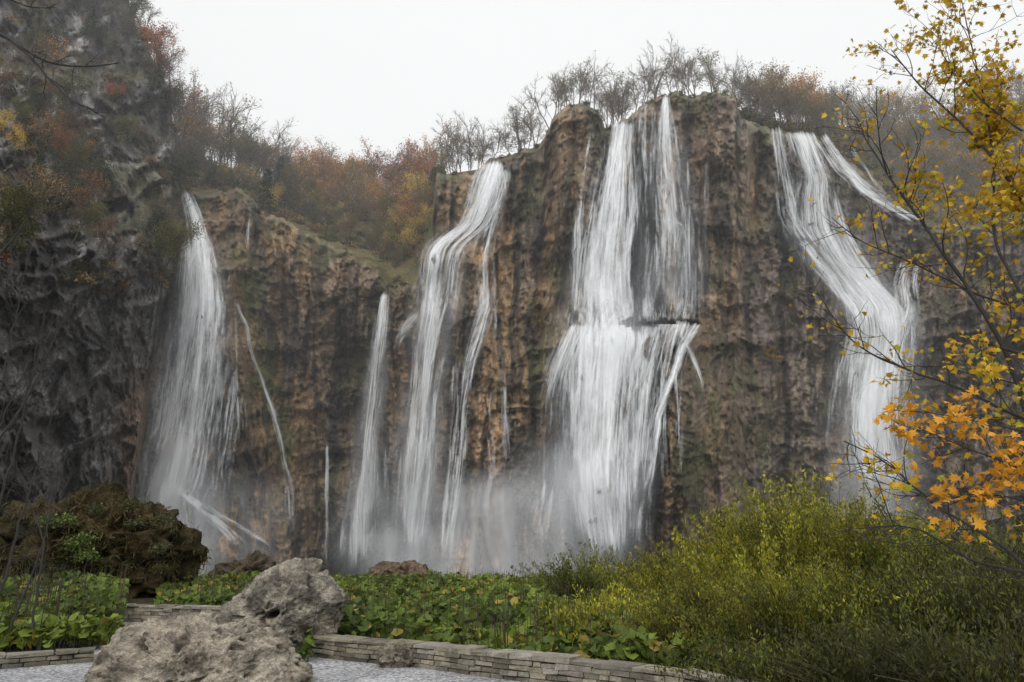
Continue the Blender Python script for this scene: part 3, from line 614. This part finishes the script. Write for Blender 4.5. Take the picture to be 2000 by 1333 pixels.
def butter(name,regions):
    mb=MB()
    for (p0,p1,d0,d1,n,hh) in regions:
        D=d0*(d1/d0)**rng.random(n);px=rng.uniform(p0,p1,n);x=xat(px,D,.4)
        m=(D>np.interp(px,[a for a,b in wallc],[b for a,b in wallc])+.5)|(px<610);D=D[m];px=px[m];x=x[m];n=len(D)
        h=hh*(.15+1.1*vn(x*1.1,D*.8,3))*rng.uniform(.35,1,n)
        z=gz(x,D)+h;c=np.stack([x,D,z],1);nr=rng.normal(size=(n,3))*.6+np.array([0,-.35,1])
        g=vn(x*.6,D*.5,9)[:,None];col=(np.array([.055,.09,.016])*(1-g)+np.array([.17,.22,.032])*g)*rng.uniform(.35,1.6,(n,1))
        yl=rng.random(n)<.06;col[yl]=np.array([.32,.24,.05])*rng.uniform(.6,1.2,(yl.sum(),1))
        discs(mb,c,rng.uniform(.04,.14,n)*(1+.3*(D>22)),nr,col)
        for i in range(0,n,6):
            v,f=tube([[x[i],D[i],z[i]-h[i]],[x[i],D[i],z[i]]],[.010,.006],3);mb.add(v,f,(.06,.08,.03),0)
        for i in range(n//30):
            k=rng.integers(n);v,f=tube([[x[k],D[k],z[k]-h[k]],[x[k]+rng.normal()*.05,D[k],z[k]-h[k]+hh*rng.uniform(1.,1.6)]],[.012,.005],3);mb.add(v,f,(.05,.035,.02),0)
    return mb.build(name,[M_bark,M_leaf])
butter('butterbur_plants',[(600,1300,12.5,50,17000,.75),(1000,1500,10,16,3000,.6)])
butter('butterbur_plants',[(-150,240,14,30,7000,1.0),(-150,115,13.2,20,3000,.9),(310,560,20,40,5000,.7)])
def willow(mb,px,D,pyt,nst,nlf,lcol,ls=.075,wid=.9,scol=(.06,.05,.025)):
    top=zat(pyt,D);x0=xat(px,D,top*.6);b0=np.array([x0,D,float(gz(x0,D))]);hh=top-b0[2]
    cs=[];ax=[];hf=[]
    for i in range(nst):
        a=rng.random()*6.28;r=wid*math.sqrt(rng.random())
        p=b0+np.array([math.cos(a)*r*.5,math.sin(a)*r*.5,0]);h=hh*rng.uniform(.5,1.12)*(1-.3*(r/wid)**2)
        t=np.linspace(0,1,6);o=np.array([math.cos(a),math.sin(a)])*r*1.3+rng.normal(size=2)*.2
        pts=np.stack([p[0]+o[0]*t**1.5,p[1]+o[1]*t**1.5,p[2]+h*(t-.08*t**3)],1)+rng.normal(size=(6,3))*.03*t[:,None]
        v,f=tube(pts,np.linspace(.012,.003,6),3);mb.add(v,f,np.array(scol)*rng.uniform(.6,1.5),0)
        u=1-.85*rng.random(nlf)**1.1;q=np.stack([np.interp(u,t,pts[:,k]) for k in range(3)],1)+rng.normal(size=(nlf,3))*.045
        cs.append(q);d=rng.normal(size=(nlf,3))*.5+np.array([0,0,.9]);ax.append(d);hf.append(np.full(nlf,rng.uniform(.5,1.4)))
    c=np.concatenate(cs);n=len(c);v,f=leafquads(c,ls*rng.uniform(.6,1.5,n),rng,.34,axis=np.concatenate(ax))
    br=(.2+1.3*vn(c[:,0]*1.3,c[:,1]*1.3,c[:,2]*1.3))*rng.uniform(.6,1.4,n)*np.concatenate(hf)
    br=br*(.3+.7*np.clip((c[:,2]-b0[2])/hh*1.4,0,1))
    tint=np.where(rng.random((n,1))<.25,np.array([[1.35,1.05,.7]]),np.ones((1,3)))
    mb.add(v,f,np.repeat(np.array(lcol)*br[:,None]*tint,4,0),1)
YG=(.29,.30,.035);MG=(.16,.19,.03);DG=(.08,.09,.022)
for grp in [[(1115,24,1080,50,60,MG),(1160,25,1055,60,70,MG),(1200,23,1085,40,60,MG)],
            [(1300,20,1085,60,80,YG),(1360,19,1050,60,90,YG),(1330,16,1110,60,80,YG)],
            [(1430,18,1000,70,110,YG),(1490,17.5,940,80,110,YG),(1550,18,915,90,110,YG),(1460,15,1040,70,100,YG)],
            [(1610,18,930,80,110,YG),(1670,17,960,80,110,YG),(1740,17,985,70,100,YG),(1800,16,1000,70,100,MG)],
            [(1230,15,1150,50,70,YG),(1290,13.5,1160,50,80,YG),(1370,12.5,1140,60,90,YG),(1460,12,1115,70,90,MG),(1550,12,1080,80,100,YG),(1640,11.5,1090,80,90,MG)],
            [(1730,11,1080,80,60,MG),(1830,10.5,1060,80,50,DG),(1930,10,1040,80,50,DG),(2030,10,1020,70,50,DG),(1880,15,990,70,60,MG),(1980,15,970,70,60,DG)],
            [(1480,9.6,1235,50,50,MG),(1580,9.2,1215,60,50,DG),(1690,8.6,1200,70,36,DG),(1800,8.2,1190,70,30,DG),(1900,7.8,1180,70,28,DG),(2000,7.5,1170,60,28,DG)]]:
    mb=MB()
    for g in grp: willow(mb,*g[:3],g[3]*2,g[4],g[5],ls=.085 if g[1]>13 else .06,wid=1.2 if g[1]>11 else .8)
    mb.build('willow_shrub',[M_bark,M_leaf])
mb=MB();flat=MV.reshape(-1,3);sel=flat[rng.integers(0,len(flat),22000)];sel=sel[(sel[:,2]>.8)]
n=len(sel);ax=rng.normal(size=(n,3))*.5+np.array([.1,-.5,-.6]);v,f=leafquads(sel,rng.uniform(.15,.5,n),rng,.12,axis=ax)
g=vn(sel[:,0]*.8,sel[:,1]*.8,sel[:,2]*.8)[:,None]
mb.add(v,f,np.repeat((np.array([.13,.085,.035])*(1-g)+np.array([.06,.075,.02])*g)*rng.uniform(.3,1.4,(n,1)),4,0),1)
for i in range(8): place(mb,BUSH[i%4],P(150+rng.normal()*30,1080+rng.normal()*35,28.5),.45,i,(.13,.18,.04),BKD)
for i in range(12): place(mb,BUSH[i%4],P(rng.uniform(70,330),rng.uniform(985,1130),29.5),.4,i,(.08,.085,.03),BKD)
mb.build('dry_grass',[M_bark,M_leaf])
mb=MB();c=np.stack([xat(rng.normal(580,18,500),13.0),rng.normal(12.7,.15,500),rng.uniform(0,.18,500)],1);v,f=leafquads(c,.07,rng,.5);mb.add(v,f,np.repeat(np.array([.07,.12,.03])*rng.uniform(.5,1.5,(500,1)),4,0),1);mb.build('grass_tuft',[M_bark,M_leaf])
# ---------------- maple leaves
LF=[(0,-.05),(.18,.0),(.5,-.1),(.33,.18),(.62,.42),(.3,.42),(.34,.62),(.13,.6),(0,1.0),(-.13,.6),(-.34,.62),(-.3,.42),(-.62,.42),(-.33,.18),(-.5,-.1),(-.18,0)]
LF=np.array(LF)
def maple(mb,c,size,cols,droop=.3):
    n=len(c);nr=rdir(rng,n)*1.2+np.array([0,-.3,.5]);nr/=np.linalg.norm(nr,axis=1,keepdims=True)
    a=rng.normal(size=(n,3))*.8+np.array([0,0,-droop*2]);a-=nr*(a*nr).sum(1,keepdims=True);a/=np.linalg.norm(a,axis=1,keepdims=True);b=np.cross(nr,a)
    k=len(LF);s=np.asarray(size)[:,None,None]
    ring=c[:,None]+s*(b[:,None]*LF[None,:,0:1]+a[:,None]*LF[None,:,1:2])+nr[:,None]*s*(-.55*(LF[:,0]**2)[None,:,None]-.15*(LF[:,1]**2)[None,:,None])
    mid=c[:,None]+s*a[:,None]*.3;v=np.concatenate([mid,ring],1);i=np.arange(n)[:,None]*(k+1);j=np.arange(k)[None,:]
    f=np.stack([i+0*j,i+1+j,i+1+(j+1)%k],-1).reshape(-1,3);mb.add(v.reshape(-1,3),f,np.repeat(cols,k+1,0),1)
def branch(mb,pts,r0,r1,ntw,tl,bcol,lvl=1,tips=None,dirn=None):
    a=np.array([[*p] for p in pts],float);q=P(a[:,0],a[:,1],a[:,2]);q=resample(q,max(.04,np.linalg.norm(q[-1]-q[0])/40))
    q=q+fbm(q[:,0]*6,q[:,2]*6,2.,2)[:,None]*.02
    v,f=tube(q,np.linspace(r0,r1,len(q)),6);mb.add(v,f,bcol,0)
    def tw(i0,Q,R,n,L,l):
        for _ in range(n):
            i=rng.integers(int(len(Q)*.15),len(Q)-1);t=Q[min(i+1,len(Q)-1)]-Q[i];t/=np.linalg.norm(t)+1e-9
            d=t*.8+rdir(rng,1)[0]*.8;d/=np.linalg.norm(d);p=Q[i];pp=[p];LL=L*rng.uniform(.5,1.2)
            for s in range(6):
                d=d+rng.normal(size=3)*.16+np.array([0,0,.05]);d/=np.linalg.norm(d);pp.append(pp[-1]+d*LL/6)
            pp=np.array(pp);v,f=tube(pp,np.linspace(R,R*.35,7),4);mb.add(v,f,bcol,0)
            if tips is not None: tips.extend(pp[2:])
            if l>0: tw(0,pp,R*.6,3,L*.5,l-1)
    tw(0,q,r1*.9+.001,ntw,tl,lvl);return q
BB=(.022,.018,.016)
mb=MB();tpy=[]
branch(mb,[(2060,1050,5.2),(2010,830,5.2),(1985,720,5.2),(1925,610,5.3),(1860,520,5.4),(1790,420,5.6),(1720,320,5.8),(1670,235,6.0)],.028,.006,22,.75,BB,2,tpy)
branch(mb,[(2080,520,5.0),(2000,400,5.2),(1950,320,5.4),(1880,240,5.6),(1800,175,5.8),(1740,95,6)],.022,.005,18,.6,BB,2,tpy)
branch(mb,[(2060,700,5.0),(1990,560,5.0),(1935,480,5.2),(1945,330,5.4),(1920,180,5.5),(1890,60,5.6),(1870,-40,5.7)],.016,.004,14,.6,BB,1,tpy)
branch(mb,[(2080,860,4.8),(1960,800,4.8),(1850,750,4.9),(1760,720,5),(1690,690,5.2),(1640,640,5.3),(1590,560,5.4)],.012,.004,16,.5,BB,1,tpy)
branch(mb,[(2080,640,5.2),(1980,600,5.2),(1870,560,5.4),(1760,500,5.6),(1690,480,5.8),(1620,420,6)],.010,.004,16,.5,BB,1,tpy)
branch(mb,[(2080,300,5.2),(2000,260,5.2),(1920,200,5.4),(1840,110,5.6),(1830,60,5.8)],.010,.003,14,.5,BB,1,tpy)
branch(mb,[(2080,1180,4.6),(1980,1080,4.6),(1900,1030,4.7),(1820,985,4.8),(1730,900,4.9),(1640,860,5)],.014,.004,16,.5,BB,1,tpy)
branch(mb,[(2080,1120,4.0),(1980,1120,4.0),(1880,1090,4.1),(1780,1020,4.2),(1680,1030,4.3)],.010,.003,14,.45,BB,1,None)
branch(mb,[(2060,1400,5.5),(2040,1200,5.5),(2060,1050,5.2),(2090,700,5),(2120,300,5),(2140,0,5)],.07,.04,6,.8,BB,1,tpy)
tpy=np.array(tpy)
rel=tpy-np.array([0,0,H]);cz=rel[:,1]*CT+rel[:,2]*ST;sx=1000+F*rel[:,0]/cz;sy=666.5-F*(-rel[:,1]*ST+rel[:,2]*CT)/cz
wgt=.06+.6*sm(sx,1830,2000)*(1-sm(sy,600,900)*.6)+.35*sm(sx,1600,1800)
wgt*=(.1+1.6*vn(tpy[:,0]*2,tpy[:,1]*2,tpy[:,2]*2)**2);wgt/=wgt.sum()
n=4300;ix=rng.choice(len(tpy),n,p=wgt);c=tpy[ix]+rng.normal(size=(n,3))*.05
cc=np.array([.70,.43,.03])*rng.uniform(.4,1.15,(n,1))*np.where(rng.random((n,1))<.2,np.array([[.8,1.15,1.3]]),np.ones((1,3)))
maple(mb,c,rng.uniform(.025,.065,n),cc);mb.build('maple_tree',[M_bark,M_leaf])
mb=MB();tpo=[]
branch(mb,[(2100,960,3.6),(2000,915,3.6),(1920,890,3.6),(1850,860,3.65),(1790,830,3.7)],.007,.002,10,.24,BB,1,tpo)
branch(mb,[(2100,1000,3.4),(2000,985,3.5),(1940,960,3.6),(1880,975,3.7),(1830,990,3.8)],.006,.002,8,.22,BB,1,tpo)
branch(mb,[(2100,830,3.5),(2000,850,3.5),(1930,830,3.6),(1860,815,3.7),(1800,800,3.8)],.006,.002,8,.2,BB,1,tpo)
tpo=np.array(tpo);n=350;ix=rng.integers(0,len(tpo),n);c=tpo[ix]+rng.normal(size=(n,3))*.03
cc=np.array([.76,.37,.035])*rng.uniform(.45,1.15,(n,1));maple(mb,c,rng.uniform(.025,.065,n),cc,.2);mb.build('maple_branch',[M_bark,M_leaf])
mb=MB()
branch(mb,[(-60,30,4),(20,80,4),(70,112,4),(120,130,4),(180,132,4),(240,122,4)],.015,.004,5,.2,BB,1)
branch(mb,[(20,80,4),(60,112,4),(90,150,4),(130,190,4),(165,212,4),(190,218,4)],.011,.004,5,.2,BB,1)
branch(mb,[(-40,-30,4),(30,0,4),(60,20,4),(110,15,4)],.010,.003,4,.14,BB,0)
mb.build('bare_branch',[M_bark])
mb=MB()
for b0 in [(-60,1250,9,60,480),(-20,1240,9,120,760),(60,1230,12,30,900),(-80,1200,8,90,600),(-100,1000,8,150,560),(-60,1100,8,60,700),(20,1230,13,110,880),(-120,700,8,90,380)]:
    x0,y0,d,x1,y1=b0;xm=(x0+x1)/2+rng.normal()*25;branch(mb,[(x0,y0,d),(xm,(y0+y1)/2,d+.2),(x1,y1,d+.4)],.022,.004,14,1.1,BB,2)
mb.build('bare_shrub',[M_bark])
mb=MB()
for (x0,y0,x1,y1) in [(1350,1120,1330,980),(1355,1120,1375,940),(1360,1120,1410,960),(1345,1110,1300,1000)]:
    branch(mb,[(x0,y0,22),((x0+x1)/2+3,(y0+y1)/2,22),(x1,y1,22)],.03,.008,8,.9,(.05,.04,.035),1)
mb.build('bare_shrub',[M_bark])
# ---------------- mist
m,nt,o=newmat('mist_volume');s=N(nt,'ShaderNodeVolumeScatter',Density=.0017,Anisotropy=.1);s.inputs['Color'].default_value=(.98,.99,1,1);nt.links.new(s.outputs[0],o.inputs['Volume'])
bpy.ops.mesh.primitive_cube_add(size=2,location=(0,120,70));ob=bpy.context.object;ob.scale=(260,65,140);ob.name='mist';ob.data.materials.append(m)
# ---------------- camera, light
cam=bpy.data.cameras.new('camera');co=bpy.data.objects.new('camera',cam);bpy.context.scene.collection.objects.link(co)
co.location=(0,0,H);co.rotation_euler=(math.radians(90)+TH,0,0);cam.lens=24;cam.sensor_width=36;cam.clip_start=.05;cam.clip_end=2000;bpy.context.scene.camera=co
w=bpy.data.worlds.new('World');bpy.context.scene.world=w;w.use_nodes=True;nt=w.node_tree;bg=nt.nodes['Background']
sk=nt.nodes.new('ShaderNodeTexSky');sk.sky_type='NISHITA';sk.sun_disc=False;sk.sun_elevation=math.radians(52);sk.sun_rotation=math.radians(200)
hs=nt.nodes.new('ShaderNodeHueSaturation');hs.inputs['Saturation'].default_value=.08;nt.links.new(sk.outputs[0],hs.inputs['Color'])
mx=nt.nodes.new('ShaderNodeMix');mx.data_type='RGBA';mx.inputs[0].default_value=.85;nt.links.new(hs.outputs[0],mx.inputs[6]);mx.inputs[7].default_value=(8.95,9.05,9.1,1)
nt.links.new(mx.outputs[2],bg.inputs[0]);bg.inputs[1].default_value=.132
sl=bpy.data.lights.new('sun','SUN');sl.energy=1.4;sl.angle=math.radians(45);sl.color=(1,.98,.95);so=bpy.data.objects.new('sun',sl);bpy.context.scene.collection.objects.link(so)
so.rotation_euler=(math.radians(38),0,math.radians(-20))
sc=bpy.context.scene;sc.view_settings.view_transform='Standard';sc.view_settings.look='None';sc.view_settings.exposure=0
print('faces',sum(len(m.polygons) for m in bpy.data.meshes))
